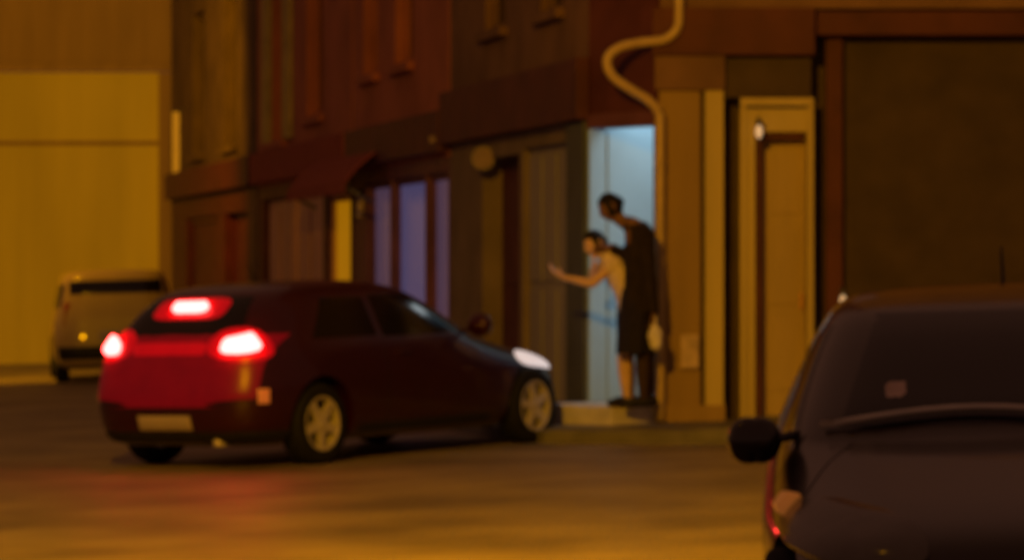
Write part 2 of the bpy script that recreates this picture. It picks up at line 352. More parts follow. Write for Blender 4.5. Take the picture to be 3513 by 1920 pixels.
# ------------------------------------------------------------------ houses along the side street
def house(name, label, pxa, pxb, m_low, m_up, openings, winspec, fascia_m, zf=2.6):
    sa, sb = S(pxa)+.005, S(pxb)-.005
    p = FL.pt(sa, 0, 0); h = empty(name, (p.x, p.y, ground(p.x)+.1), label, 'house')
    wall('wall', FL, sa, sb, -.8, zf, .3, openings, m_low, h)
    wall('upper_wall', FL, sa, sb, zf, ZT, .3, [(a0,a1,z0,z1) for a0,a1,z0,z1,_ in winspec], m_up, h, o=.012)
    if fascia_m: box('fascia', FL, sa+.02, sb-.02, .014, .13, zf+.05, zf+.48, fascia_m, h, bev=.01)
    for a0, a1, z0, z1, shut in winspec:
        wn = wall('window', FL, a0, a1, z0, z1, .08, [(a0+.08,(a0+a1)/2-.03,z0+.08,z1-.08), ((a0+a1)/2+.03,a1-.08,z0+.08,z1-.08)], m_up, h, o=-.1)
        box('pane', FL, a0+.08, (a0+a1)/2-.03, -.155, -.145, z0+.08, z1-.08, M_glass, wn, bev=0)
        box('pane', FL, (a0+a1)/2+.03, a1-.08, -.155, -.145, z0+.08, z1-.08, M_glass, wn, bev=0)
        box('window_sill', FL, a0-.1, a1+.1, -.08, .10, z0-.1, z0-.005, m_up, h)
        if shut:
            for b0, b1 in ((a0-(a1-a0)*.52, a0-.02), (a1+.02, a1+(a1-a0)*.52)):
                sh = box('shutter', FL, b0, b1, .016, .07, z0, z1, shut, h)
                for k in range(2): box('shutter_panel', FL, b0+.07, b1-.07, .071, .085, z0+.1+k*(z1-z0)*.5, z0-.08+(k+1)*(z1-z0)*.5, shut, sh)
    return h, sa, sb
sA, sB, sC = S(1470), S(1370), S(1265)
h2, sa, sb = house('terraced_house', 'dark terraced house with violet and mauve lit shop windows below', 1545, 1216, M_maroon2, M_rust,
    [(S(1538), S(1462), .55, 2.45), (S(1458), S(1342), .55, 2.45), (S(1338), S(1256), .55, 2.45)], [(8.2,9.3,3.7,5.5,None), (10.4,11.4,3.7,5.5,None)], M_maroon)
for (x0, x1, mm) in ((1538,1462,M_mauve), (1458,1342,M_blue), (1338,1256,M_mauve)):
    wn = wall('shop_window', FL, S(x0), S(x1), .55, 2.45, .07, [(S(x0)+.05, S(x1)-.05, .62, 2.38)], M_maroon2, h2, o=-.06)
    box('pane', FL, S(x0)+.05, S(x1)-.05, -.115, -.105, .62, 2.38, mm, wn, bev=0)
h3, sa, sb = house('terraced_house', 'rust red terraced house with brown timber panels and one glowing yellow window', 1212, 886, M_maroon, M_rust,
    [(S(1203), S(1124), .35, 2.36), (S(1108), S(900), -.8, 2.42)], [(14.4,15.8,3.4,5.4,None), (17.6,18.9,3.2,5.5,M_olive)], M_canvas)
wn = wall('lit_window', FL, S(1203), S(1124), .35, 2.36, .08, [(S(1203)+.14, S(1124)-.14, .45, 2.28)], M_brick, h3, o=-.04)
box('pane', FL, S(1203)+.14, S(1124)-.14, -.10, -.09, .45, 2.28, M_litwin, wn, bev=0)
sq0, sq1 = S(1108), S(900)
for i in range(4):
    b0 = sq0+(sq1-sq0)*(i+.03)/4; b1 = sq0+(sq1-sq0)*(i+.97)/4
    dr = box('timber_door', FL, b0, b1, -.2, -.07-.03*(i%2), -.8, 2.4, M_brick, h3)
    box('door_panel', FL, b0+.2, b1-.2, -.069-.03*(i%2), -.05-.03*(i%2), .3, 1.1, M_brick, dr); box('door_panel', FL, b0+.2, b1-.2, -.069-.03*(i%2), -.05-.03*(i%2), 1.25, 2.25, M_brick, dr)
h4, sa4, sb4 = house('terraced_house', 'grey brown terraced house at the far end with a dark plum shopfront', 880, 590, M_plumdark, M_umberdark,
    [(S(850), S(770), -.8, 2.3), (S(750), S(640), .4, 2.3)], [(22.6,24.0,3.3,5.6,None), (26.5,28.0,3.3,5.6,None)], M_plumdark)
sd = box('shop_door', FL, S(850), S(770), -.25, -.15, -.8, 2.3, M_plumdark, h4)
box('door_panel', FL, S(850)+.5, S(770)-.5, -.149, -.13, .9, 2.1, M_plumdark, sd)
wn = wall('shop_window', FL, S(750), S(640), .4, 2.3, .07, [(S(750)+.2, S(640)-.2, .5, 2.2)], M_plumdark, h4, o=-.06)
box('pane', FL, S(750)+.2, S(640)-.2, -.115, -.105, .5, 2.2, M_plumdark, wn, bev=0)
# awning over the timber front
aw0, aw1 = S(1330), S(1120)
awp = FL.pt((aw0+aw1)/2, .1, 2.4); aw = empty('awning', awp, 'dusty red canvas awning above the glowing yellow window', 'awning')
bm = bmesh.new()
prof = [(.135, 2.78), (.22, 2.72), (.36, 2.60), (.50, 2.44), (.512, 2.30), (.495, 2.30), (.485, 2.42), (.35, 2.58), (.21, 2.70), (.135, 2.76)]
N = 60; rows = []
for i in range(N+1):
    s = aw0+(aw1-aw0)*i/N; rows.append([bm.verts.new(FL.pt(s, o, z-.015*math.sin(i*1.3)*(1 if z < 2.35 else .2))) for o, z in prof])
for i in range(N):
    for k in range(len(prof)): bm.faces.new([rows[i][k], rows[i][(k+1)%len(prof)], rows[i+1][(k+1)%len(prof)], rows[i+1][k]])
bm.faces.new(rows[0]); bm.faces.new(rows[-1][::-1])
finish('canvas', bm, M_canvas, aw)
for s in (aw0+.1, aw1-.1): tube('awning_arm', [FL.pt(s,.14,2.2), FL.pt(s,.3,2.28), FL.pt(s,.48,2.38)], .02, M_steel, aw)
# building closing the end of the street
EB = Frame((-16, 64.0), (-5.4, 64.0))
eb = empty('end_building', (-8, 64, ground(-8)), 'yellow rendered building closing the end of the street', 'building')
wall('yellow_wall', EB, 0, 10.6, -1.2, 5.05, .3, [(1.2,2.4,-1.2,2.2), (3.3,4.9,.6,2.6)], M_yellow, eb)
box('string_course', EB, 0, 10.6, .002, .1, 5.06, 5.22, M_ochre, eb)
wall('upper_wall', EB, 0, 10.6, 5.23, 10, .3, [(1.5,2.7,5.9,8), (5.3,6.5,5.9,8)], M_ochre, eb)
wn = wall('window', EB, 3.3, 4.9, .6, 2.6, .08, [(3.4,4.06,.7,2.5), (4.14,4.8,.7,2.5)], M_brick, eb, o=-.1)
box('pane', EB, 3.4, 4.06, -.16, -.15, .7, 2.5, M_glass, wn, bev=0); box('pane', EB, 4.14, 4.8, -.16, -.15, .7, 2.5, M_glass, wn, bev=0)
box('door', EB, 1.2, 2.4, -.25, -.15, -1.2, 2.2, M_brick, eb)
box('joint_band', EB, 5.5, 9.55, .002, .022, 3.72, 3.80, M_ochre, eb)
box('corner_pilaster', EB, XE0 if False else 8.6+.95, 10.6, .002, .18, -1.2, 5.04, M_ochre, eb)
for q0 in (1.5, 5.3):
    wn = wall('window', EB, q0, q0+1.2, 5.9, 8, .08, [(q0+.1,q0+1.1,6,7.9)], M_brick, eb, o=-.1); box('pane', EB, q0+.1, q0+1.1, -.16, -.15, 6, 7.9, M_glass, wn, bev=0)
# hanging banner
bp = P(618, 520, 59.2)
bn = empty('hanging_banner', bp, 'narrow pale vertical banner hanging beside the far yellow wall', 'banner')
BF = Frame((bp.x-.13, bp.y), (bp.x+.13, bp.y))
bm = bmesh.new(); add_box(bm, BF, 0, .25, -.02, .02, EYE+(930-655)*59.2/FPX, EYE+(930-385)*59.2/FPX, .005); finish('cloth', bm, M_pale, bn)
tube('bracket', [P(590,383,59.2), P(640,383,59.2), FL.pt(S(640), .05, EYE+547*59.2/FPX)], .02, M_steel, bn)

# ------------------------------------------------------------------ small fittings on the walls
def globe(bm, c, r, sx=1, sy=1, sz=1, n=16):
    M = Matrix.Translation(c) @ Matrix.Diagonal((r*sx, r*sy, r*sz, 1)); bmesh.ops.create_uvsphere(bm, u_segments=n, v_segments=n//2+2, radius=1, matrix=M)
M_dull = mat('dull_enamel', (.34,.25,.22), .6, var=.2, scale=8, bump=.05)
c = P(1658, 543, 34.0); rs = empty('round_sign', c, 'round pale sign projecting from the wall over the dark side door', 'sign')
bm = bmesh.new(); add_tube(bm, [c+Vector((0,-.025,0)), c+Vector((0,.025,0))], .105, 28); finish('disc', bm, M_dull, rs)
bm = bmesh.new(); bmesh.ops.create_cone(bm, segments=28, radius1=.112, radius2=.112, depth=.03, cap_ends=False, matrix=Matrix.Translation(c) @ Matrix.Rotation(PI/2,4,'X')); bmesh.ops.solidify(bm, geom=bm.faces[:], thickness=.006); finish('rim', bm, M_steel, rs)
tube('bracket', [c+Vector((.1,0,0)), c+Vector((.42,.04,0))], .012, M_steel, rs)
c = P(1515, 480, 36.2); fl = empty('flood_light', c, 'small pale floodlight box mounted high between two house fronts', 'lamp')
WF = Frame((c.x-.11,c.y),(c.x+.11,c.y)); box('housing', WF, -.02, .26, -.06, .06, c.z-.035, c.z+.035, M_dull, fl, bev=.012); tube('bracket', [c+Vector((.1,0,0)), c+Vector((.45,.05,.02))], .014, M_steel, fl)
c = P(1236, 700, 41.2); wl = empty('wall_lantern', c, 'slim pale wall lantern beside the yellow window', 'lamp')
bm = bmesh.new(); add_tube(bm, [c+Vector((0,0,-.15)), c+Vector((0,0,.12))], .042, 12); finish('glass_tube', bm, M_pale, wl)
bm = bmesh.new(); add_tube(bm, [c+Vector((0,0,.12)), c+Vector((0,0,.17))], [.06,.02], 12); finish('cap', bm, M_steel, wl)
tube('bracket', [c+Vector((0,0,.14)), c+Vector((.3,.08,.14))], .012, M_steel, wl)
def bulb_lamp(name, label, c, back):
    L = empty(name, c, label, 'lamp')
    bm = bmesh.new(); globe(bm, c, .029, 1, 1, 2.0); finish('bulb', bm, M_bulb, L, smooth=True)
    bm = bmesh.new(); add_tube(bm, [c+Vector((0,0,.058)), c+Vector((0,0,.10))], [.04,.022], 14); finish('cap', bm, M_steel, L)
    tube('bracket', [c+Vector((0,0,.09)), c+Vector((0,back*.6,.12)), c+Vector((0,back,.09))], .009, M_steel, L)
bulb_lamp('door_lamp', 'small glowing lamp at the top left corner of the honey coloured door', P(2604,452,29.17), .13)
bulb_lamp('wall_lamp', 'small warm lamp glowing on the dark wall above the bent person', P(2892,1034,29.3), .30)
po = P(2368, 1200, 29.27); PF = Frame((po.x-.08, po.y), (po.x+.08, po.y))
tag(box('notice', PF, 0, .15, 0, .012, po.z-.15, po.z+.13, M_paper, None, bev=.003), 'faded pinkish notice stuck low on the ochre pilaster', 'notice')

# ------------------------------------------------------------------ street lamps (their light fills the street)
def street_lamp(label, base, arm, hgt, power, target, cone):
    L = empty('street_lamp', base, label, 'street lamp', 'sodium street lamps')
    b = Vector(base); top = b+Vector((0,0,hgt)); hd = top+Vector(arm)
    bm = bmesh.new(); add_tube(bm, [b, b+Vector((0,0,.9)), b+Vector((0,0,.95)), top-Vector((0,0,.5))], [.10,.10,.07,.05], 16); finish('pole', bm, M_steel, L, smooth=True)
    tube('arm', smooth_path([top-Vector((0,0,.5)), top-Vector((0,0,.05))+Vector(arm)*.15, hd+Vector((0,0,.1))], 6), .035, M_steel, L)
    bm = bmesh.new(); globe(bm, hd+Vector((0,0,.10)), .30, 1.3, .55, .35); finish('lamp_head', bm, M_steel, L, smooth=True)
    bm = bmesh.new(); globe(bm, hd+Vector((0,0,.03)), .24, 1.2, .5, .30); finish('lens', bm, M_sodium, L, smooth=True)
    ld = bpy.data.lights.new('sodium_light', 'SPOT'); ld.energy = power; ld.color = SODIUM; ld.spot_size = math.radians(cone); ld.spot_blend = .6; ld.shadow_soft_size = .16
    lo = bpy.data.objects.new('sodium_light', ld); C.objects.link(lo); lo.parent = L
    lo.location = hd+Vector((0,0,-.08))-b
    lo.rotation_euler = (Vector(target)-(hd+Vector((0,0,-.08)))).to_track_quat('-Z','Y').to_euler()
street_lamp('sodium street lamp standing beside the road nearest the viewer', (-5.2, 11.5, ground(-5.2)), (2.6, .4, 0), 6.8, 6900, (1.2, 25.5, .2), 110)
street_lamp('sodium street lamp at the far end of the side street', (-10.2, 46.5, ground(-10.2)), (1.3, .9, 0), 6.6, 4300, (-7.2, 62, 2.0), 100)

# ------------------------------------------------------------------ cars
class Shell:
    """body as stacked plan outlines: rows of (z, x_front, x_rear, half_width, n_front, n_rear)"""
    def __init__(s, rows, xm):
        s.R = np.array(rows, float); s.xm = xm; s.K = len(rows)
        vv = np.linspace(0, s.K-1, 400); s.vv = vv; s.zz = np.maximum.accumulate(np.array([s.row(v)[0] for v in vv]) + np.arange(400)*1e-7)
    def row(s, v):
        i = int(min(max(math.floor(v), 0), s.K-2)); t = v-i
        p0, p1, p2, p3 = s.R[max(i-1,0)], s.R[i], s.R[i+1], s.R[min(i+2,s.K-1)]
        m1 = (p2-p0)*.5; m2 = (p3-p1)*.5
        return (2*t**3-3*t*t+1)*p1+(t**3-2*t*t+t)*m1+(-2*t**3+3*t*t)*p2+(t**3-t*t)*m2
    def v(s, z): return float(np.interp(z, s.zz, s.vv))
    def pt(s, t, v):
        z, xf, xr, wd, nf, nr = s.row(v); c, sn = math.cos(t), math.sin(t)
        n = nf if c > 0 else nr; a = (xf-s.xm) if c > 0 else (s.xm-xr)
        return Vector((s.xm+math.copysign(abs(c)**(2/n)*a, c), math.copysign(abs(sn)**(2/n)*wd, sn), z))
    def nrm(s, t, v):
        e = 1e-3; a = s.pt(t+e, v)-s.pt(t-e, v); b = s.pt(t, min(v+.01, s.K-1))-s.pt(t, max(v-.01, 0))
        n = a.cross(b)
        return n.normalized() if n.length > 1e-12 else Vector((0,0,1))
    def tx(s, x, z, right=True, wrap=0.0):
        r = s.row(s.v(z)); 
        if x >= s.xm: t = math.acos(min(1, ((x-s.xm)/(r[1]-s.xm))**(r[4]/2)))
        else: t = PI-math.acos(min(1, ((s.xm-x)/(s.xm-r[2]))**(r[5]/2)))
        return 2*PI-wrap-t if right else t
    def ty(s, y, z, rear=True):
        r = s.row(s.v(z)); n = r[5] if rear else r[4]; q = math.asin(min(1, (abs(y)/r[3])**(n/2)))*(1 if y > 0 else -1)
        return PI-q if rear else q
    def body(s, parent, m, arches, name='body', nt=180):
        vm = s.v(.6); ts = np.linspace(0, 2*PI, 4001); P_ = np.array([s.pt(t, vm) for t in ts]); L = np.concatenate([[0], np.cumsum(np.linalg.norm(np.diff(P_, axis=0), axis=1))])
        T = np.interp(np.linspace(0, L[-1], nt+1)[:-1], L, ts)
        bm = bmesh.new(); rings = []
        for k in range((s.K-1)*4+1): rings.append([bm.verts.new(s.pt(t, k/4)) for t in T])
        for q in range(len(rings)-1):
            for k in range(nt): bm.faces.new([rings[q][k], rings[q][(k+1)%nt], rings[q+1][(k+1)%nt], rings[q+1][k]])
        bm.faces.new(rings[0][::-1]); bm.faces.new(rings[-1])
        bmesh.ops.recalc_face_normals(bm, faces=bm.faces)
        me = bpy.data.meshes.new(name); bm.to_mesh(me); bm.free(); o = bpy.data.objects.new(name, me); C.objects.link(o)
        if arches:
            cb_ = bmesh.new()
            for x, z, r in arches:
                for sg in (-1, 1):
                    bmesh.ops.create_cone(cb_, segments=40, radius1=r, radius2=r, depth=.62, cap_ends=True, matrix=Matrix.Translation((x, sg*.86, z)) @ Matrix.Rotation(PI/2,4,'X'))
            cm = bpy.data.meshes.new('cut'); cb_.to_mesh(cm); cb_.free(); co = bpy.data.objects.new('cut', cm); C.objects.link(co)
            md = o.modifiers.new('b', 'BOOLEAN'); md.operation = 'DIFFERENCE'; md.object = co; md.solver = 'EXACT'
            dg = bpy.context.evaluated_depsgraph_get(); nm = bpy.data.meshes.new_from_object(o.evaluated_get(dg)); o.modifiers.clear(); o.data = nm
            bpy.data.objects.remove(co)
        for p in o.data.polygons: p.use_smooth = True
        o.data.set_sharp_from_angle(angle=math.radians(35))
        o.data.materials.clear(); o.data.materials.append(m); o.parent = parent
        return o
    def patch(s, name, z0, z1, ft0, ft1, m, parent, off=.006, nz=8, ntt=14, dz=None, rnd=0):
        """panel lying on the shell between two edge functions t(z); closed, a few mm proud"""
        bm = bmesh.new(); A, B = [], []
        for i in range(nz+1):
            q = i/nz; ra, rb = [], []
            for j in range(ntt+1):
                f = j/ntt; z = z0+(z1-z0)*q
                if rnd: f = .5+(f-.5)*max(.3, (1-abs(2*q-1)**rnd)**(1/rnd))
                if dz: z += dz(f, q)
                t = ft0(z)*(1-f)+ft1(z)*f; v = s.v(z); p = s.pt(t, v); n = s.nrm(t, v)
                if n.dot(p-Vector((s.xm,0,.6))) < 0: n = -n
                edge = min(q, 1-q, f*.8, (1-f)*.8); ease = min(1, edge/.12)**.5
                ra.append(bm.verts.new(p+n*off*(.35+.65*ease))); rb.append(bm.verts.new(p-n*.012))
            A.append(ra); B.append(rb)
        for i in range(nz):
            for j in range(ntt):
                bm.faces.new([A[i][j], A[i][j+1], A[i+1][j+1], A[i+1][j]]); bm.faces.new([B[i][j], B[i+1][j], B[i+1][j+1], B[i][j+1]])
        for j in range(ntt):
            bm.faces.new([A[0][j], B[0][j], B[0][j+1], A[0][j+1]]); bm.faces.new([A[nz][j], A[nz][j+1], B[nz][j+1], B[nz][j]])
        for i in range(nz):
            bm.faces.new([A[i][0], A[i+1][0], B[i+1][0], B[i][0]]); bm.faces.new([A[i][ntt], B[i][ntt], B[i+1][ntt], A[i+1][ntt]])
        o = finish(name, bm, m, parent, smooth=True, offset=Vector((0,0,0)))
        o.data.set_sharp_from_angle(angle=math.radians(40)); return o
def wheel(parent, x, y, r, rim_m, spin=0.0):
    sg = 1 if y > 0 else -1
    W = bpy.data.objects.new('wheel', None); C.objects.link(W); W.parent = parent; W.location = (x, y, r); W.empty_display_size = .1
    bm = bmesh.new(); h = .10
    prof = [(r*.66,-h*.9),(r*.86,-h),(r*.96,-h*.88),(r,-h*.6),(r,h*.6),(r*.96,h*.88),(r*.86,h),(r*.66,h*.9),(r*.64,h*.4),(r*.64,-h*.4)]
    add_lathe(bm, prof+[prof[0]], Matrix.Identity(4), 40, False); finish('tyre', bm, M_black, W, smooth=True, offset=Vector((0,0,0)))
    bm = bmesh.new()
    add_lathe(bm, [(r*.67,h*.55*sg),(r*.67,h*.95*sg),(r*.61,h*.92*sg),(r*.60,h*.2*sg),(r*.6,-h*.5*sg)], Matrix.Identity(4), 40, False)
    for k in range(5):
        a_ = spin+2*PI*k/5; M = Matrix.Rotation(a_, 4, 'Y')
        for w0, l0, l1 in ((.030,.0,.64),):
            vs = []
            for (lx, ww) in ((r*.10, r*.13), (r*.64, r*.085)):
                for yy in (h*.55*sg, h*.86*sg):
                    for zz in (-ww, ww): vs.append(bm.verts.new(M @ Vector((lx, yy, zz))))
            for f in ((0,1,3,2),(4,6,7,5),(0,4,5,1),(2,3,7,6),(0,2,6,4),(1,5,7,3)): bm.faces.new([vs[i] for i in f])
    add_lathe(bm, [(0.001,h*.95*sg),(r*.10,h*.93*sg),(r*.17,h*.8*sg),(r*.17,h*.4*sg)], Matrix.Identity(4), 20)
    finish('rim', bm, rim_m, W, offset=Vector((0,0,0)))
    bm = bmesh.new(); add_lathe(bm, [(.001,h*.12*sg),(r*.46,h*.12*sg),(r*.46,-h*.1*sg)], Matrix.Identity(4), 30); finish('brake_disc', bm, M_steel, W, offset=Vector((0,0,0)))
def place_on_slope(o, x, y, yaw):
    n = Vector((-SLOPE, 0, 1)).normalized(); f = Vector((math.cos(yaw), math.sin(yaw), 0)); f = (f-n*f.dot(n)).normalized(); l = n.cross(f)
    o.matrix_world = Matrix(((f.x,l.x,n.x,x),(f.y,l.y,n.y,y),(f.z,l.z,n.z,ground(x)),(0,0,0,1)))
HATCH = [(.17,1.78,-1.80,.73,4.2,5.5),(.21,1.88,-1.90,.79,4.2,5.5),(.30,1.95,-1.97,.835,4.2,5.5),(.42,1.98,-2.00,.855,4.2,5.5),(.55,1.97,-2.00,.865,4.0,5.5),
 (.64,1.93,-1.985,.866,3.8,5.5),(.70,1.84,-1.97,.862,3.4,5.5),(.755,1.66,-1.96,.856,3.2,5.5),(.81,1.42,-1.945,.846,3.2,5.4),(.86,1.18,-1.93,.834,3.4,5.2),
 (.90,.98,-1.915,.82,3.8,5.0),(.935,.88,-1.90,.805,4.2,5.0),(1.0,.77,-1.85,.775,4.4,5.0),(1.08,.62,-1.78,.74,4.6,5.0),(1.16,.47,-1.705,.705,4.6,5.0),
 (1.23,.33,-1.63,.67,4.6,4.8),(1.29,.19,-1.55,.635,4.6,4.4),(1.33,.06,-1.47,.60,4.4,4.0),(1.362,-.10,-1.34,.55,4.0,3.8),(1.382,-.24,-1.18,.46,3.6,3.4),(1.394,-.38,-.98,.33,3.2,3.2),(1.40,-.5,-.75,.12,3,3)]
HATCH = [(z, xf*1.14, xr*1.075, wd*1.055, nf, nr) for z, xf, xr, wd, nf, nr in HATCH]
def fit_car(car, m_paint, m_tail, m_tail2, m_tail3, m_head, mir=1.0):
    sh = Shell(HATCH, -.6)
    body = sh.body(car, m_paint, [(-1.33,.31,.365),(1.48,.31,.365)])
    for x in (-1.33, 1.48):
        for y in (-.79, .79): wheel(car, x, y, .31, M_chrome, spin=.35 if x < 0 else .8)
    for rt in (True, False):
        sh.patch('side_window', .945, 1.27, lambda z: sh.tx(-.50, z, rt), lambda z: sh.tx(.60-(z-.945)*1.75, z, rt), M_tint, car, .004)
        sh.patch('side_window', .955, 1.26, lambda z: sh.tx(-.57, z, rt), lambda z: sh.tx(-1.36+(z-.955)*.9, z, rt), M_tint, car, .004)
        sgn = -1 if rt else 1
        sh.patch('tail_lamp_halo', .80, 1.06, lambda z: sh.ty(sgn*.36, z, True), lambda z: sh.tx(-1.78, z, rt), m_tail2, car, .010, 14, 20, rnd=2.6)  # area around the lens, emits on the lit car to imitate its halo
        sh.patch('tail_lamp', .855, .99, lambda z: sh.ty(sgn*.50, z, True), lambda z: sh.tx(-1.87, z, rt), m_tail, car, .06, 12, 18, rnd=3, dz=lambda f, q: .035*(f-.5)-.03*(1-f)*(q-.5))
        sh.patch('head_lamp', .60, .76, lambda z: sh.ty(sgn*.40, z, False), lambda z: sh.tx(1.34, z, rt, 2*PI), m_head, car, .014, 12, 18, dz=lambda f, q: .06*(f-.5)*(1-q*.4), rnd=2.6)
        sh.patch('side_reflector', .49, .60, lambda z: sh.tx(-1.985, z, rt), lambda z: sh.tx(-1.90, z, rt), M_amber, car, .012, 6, 6)
        for xx, zz0 in ((.70,.26), (-.535,.26)):
            sh.patch('door_seam', zz0, .925, lambda z: sh.tx(xx, z, rt), lambda z: sh.tx(xx+.010, z, rt), M_plast, car, .0015, 14, 2)
        sh.patch('side_strip', .22, .285, lambda z: sh.tx(-.86, z, rt), lambda z: sh.tx(.86, z, rt), M_plast, car, .010, 4, 20)
        sh.patch('door_handle', .80, .83, lambda z: sh.tx(-.40, z, rt), lambda z: sh.tx(-.22, z, rt), m_paint, car, .022, 4, 8)
        bm = bmesh.new(); my, mz = (.98, 1.00) if mir == 1 else (.925, .905); [globe(bm, Vector((.60, sgn*(my+oy), mz+oz)), .082*mir, .8, 1, .95, 16) for oy in (-.02, .02) for oz in (-.014, .014)]; add_capsule(bm, Vector((.60,sgn*(my-.03),mz)), Vector((.60,sgn*(my+.03),mz)), .078*mir, .074*mir); add_tube(bm, [Vector((.62,sgn*.77,.94 if mir == 1 else .925)), Vector((.61,sgn*.90,.98 if mir == 1 else .90))], .016, 8)
        finish('wing_mirror', bm, m_paint, car, smooth=True, offset=Vector((0,0,0)))
    sh.patch('rear_window', .985, 1.29, lambda z: sh.ty(-.62+(z-.985)*.45, z), lambda z: sh.ty(.62-(z-.985)*.45, z), M_tint, car, .004, 8, 24)
    sh.patch('windscreen', .955, 1.31, lambda z: sh.ty(-.64+(z-.955)*.4, z, False), lambda z: sh.ty(.64-(z-.955)*.4, z, False), M_tint, car, .004, 8, 24)
    sh.patch('tail_glow_panel', .47, 1.06, lambda z: sh.ty(-.80, z), lambda z: sh.ty(.80, z), m_tail3, car, .004, 10, 24, rnd=5)  # added rear patch; its emission imitates red glow over the bodywork
    sh.patch('tail_glow_bar', .86, .955, lambda z: sh.ty(-.355, z), lambda z: sh.ty(.355, z), m_tail2, car, .008, 5, 18)  # added strip, emits to carry the red glow between the tail lamps
    sh.patch('brake_lamp_halo', 1.12, 1.285, lambda z: sh.ty(-.36, z), lambda z: sh.ty(.36, z), m_tail2, car, .008, 12, 16, rnd=2.6)  # emissive area imitating the halo of the high brake lamp
    sh.patch('high_brake_lamp', 1.17, 1.235, lambda z: sh.ty(-.17, z), lambda z: sh.ty(.17, z), m_tail, car, .05, 10, 16, rnd=2.4)
    sh.patch('number_plate', .30, .41, lambda z: sh.ty(-.26, z), lambda z: sh.ty(.26, z), M_plate, car, .014, 4, 12)
    sh.patch('rear_bumper', .205, .285, lambda z: sh.tx(-1.68, z, True), lambda z: sh.tx(-1.68, z, False), M_plast, car, .012, 5, 30)
    sh.patch('tailgate_seam', .645, .655, lambda z: sh.ty(-.70, z), lambda z: sh.ty(.70, z), M_plast, car, .002, 2, 24)
    sh.patch('front_bumper', .21, .33, lambda z: sh.ty(-.6, z, False), lambda z: sh.ty(.6, z, False), M_plast, car, .010, 5, 20)
    sh.patch('grille', .42, .56, lambda z: sh.ty(-.42, z, False), lambda z: sh.ty(.42, z, False), M_plast, car, .008, 5, 16)
    bm = bmesh.new(); add_tube(bm, [Vector((-1.8,-.45,.2)), Vector((-2.08,-.45,.2))], .03, 14); finish('exhaust_pipe', bm, M_chrome, car, smooth=True, offset=Vector((0,0,0)))
    bm = bmesh.new(); add_tube(bm, [Vector((-1.0,0,1.385)), Vector((-1.10,0,1.53))], [.008,.004], 6); finish('aerial', bm, M_plast, car, offset=Vector((0,0,0)))
    return sh
car = empty('hatchback_car', (0,0,0), 'dark red hatchback with three glowing brake lights turning towards the doorway', 'car')
yaw = math.radians(54.5); place_on_slope(car, 0, 0, yaw)
off = car.matrix_world.to_3x3() @ Vector((-1.33, -.79, 0))
place_on_slope(car, -1.50-off.x, 26.6-off.y, yaw)
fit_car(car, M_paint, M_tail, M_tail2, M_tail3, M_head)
# dark car parked nose-on at the right, close to the viewer
car2 = empty('parked_car', (0,0,0), 'dark parked car nearest the viewer with windscreen and wing mirror at lower right', 'car')
place_on_slope(car2, 1.72, 11.6, math.radians(-95)); car2.matrix_world = car2.matrix_world @ Matrix.Scale(.95, 4)
s2_ = fit_car(car2, M_paint2, M_dullred, M_dullred, M_paint2, M_headoff, .82)
s2_.patch('front_indicator', .70, .76, lambda z: s2_.tx(1.25, z, True), lambda z: s2_.tx(1.12, z, True), M_amber, car2, .035, 5, 6)
for y0, y1 in ((-.70, -.02), (-.02, .60)):
    pts_ = []
    for q in range(9):
        f = q/8; z = .945+.05*math.sin(f*2.2); p = s2_.pt(s2_.ty(y0+(y1-y0)*f, z, False), s2_.v(z)); pts_.append(p+Vector((.022,0,.016)))
    bm = bmesh.new(); add_tube(bm, pts_, .011, 8); finish('wiper', bm, M_chrome, car2, smooth=True, offset=Vector((0,0,0)))
s2_.patch('windscreen_sticker', 1.03, 1.10, lambda z: s2_.ty(-.50, z, False), lambda z: s2_.ty(-.40, z, False), M_paper, car2, .006, 3, 3)
s2_.patch('bonnet_seam', .70, .90, lambda z: s2_.tx(.99+(.90-z)*2.2, z, True)-.012, lambda z: s2_.tx(.99+(.90-z)*2.2, z, True), M_plast, car2, .002, 8, 2)

VAN = [(.22,2.0,-2.0,.74,4.5,7),(.30,2.1,-2.12,.85,4.5,7),(.45,2.15,-2.15,.89,4.5,7),(.65,2.15,-2.15,.90,4.2,7),(.80,2.08,-2.14,.90,4,7),(.90,1.9,-2.13,.895,3.6,7),(1.0,1.55,-2.12,.885,3.6,7),
 (1.08,1.3,-2.11,.87,4,7),(1.2,1.12,-2.09,.85,4.5,7),(1.4,.86,-2.06,.815,4.8,7),(1.6,.6,-2.03,.775,5,7),(1.72,.42,-2.0,.73,5,6.5),(1.78,.2,-1.93,.66,4.5,5.5),(1.81,-.1,-1.75,.5,4,4),(1.82,-.3,-1.4,.25,3,3)]
VAN = [(z*.89,)+tuple(q) for z, *q in VAN]
van = empty('parked_van', (0,0,0), 'beige van parked far behind the red hatchback, near the yellow wall', 'van')
place_on_slope(van, -6.0, 52.5, math.radians(99))
vs = Shell(VAN, -.7); vs.body(van, M_vanp, [(-1.35,.34,.40),(1.4,.34,.40)])
for x in (-1.35, 1.4):
    for y in (-.78, .78): wheel(van, x, y, .34, M_steel)
vs.patch('rear_window', 1.27, 1.46, lambda z: vs.ty(-.66, z), lambda z: vs.ty(.66, z), M_tint, van, .004, 6, 16)
vs.patch('windscreen', 1.04, 1.46, lambda z: vs.ty(-.7, z, False), lambda z: vs.ty(.7, z, False), M_tint, van, .004, 6, 16)
vs.patch('number_plate', .62, .74, lambda z: vs.ty(-.26, z), lambda z: vs.ty(.26, z), M_plate, van, .012, 4, 10)
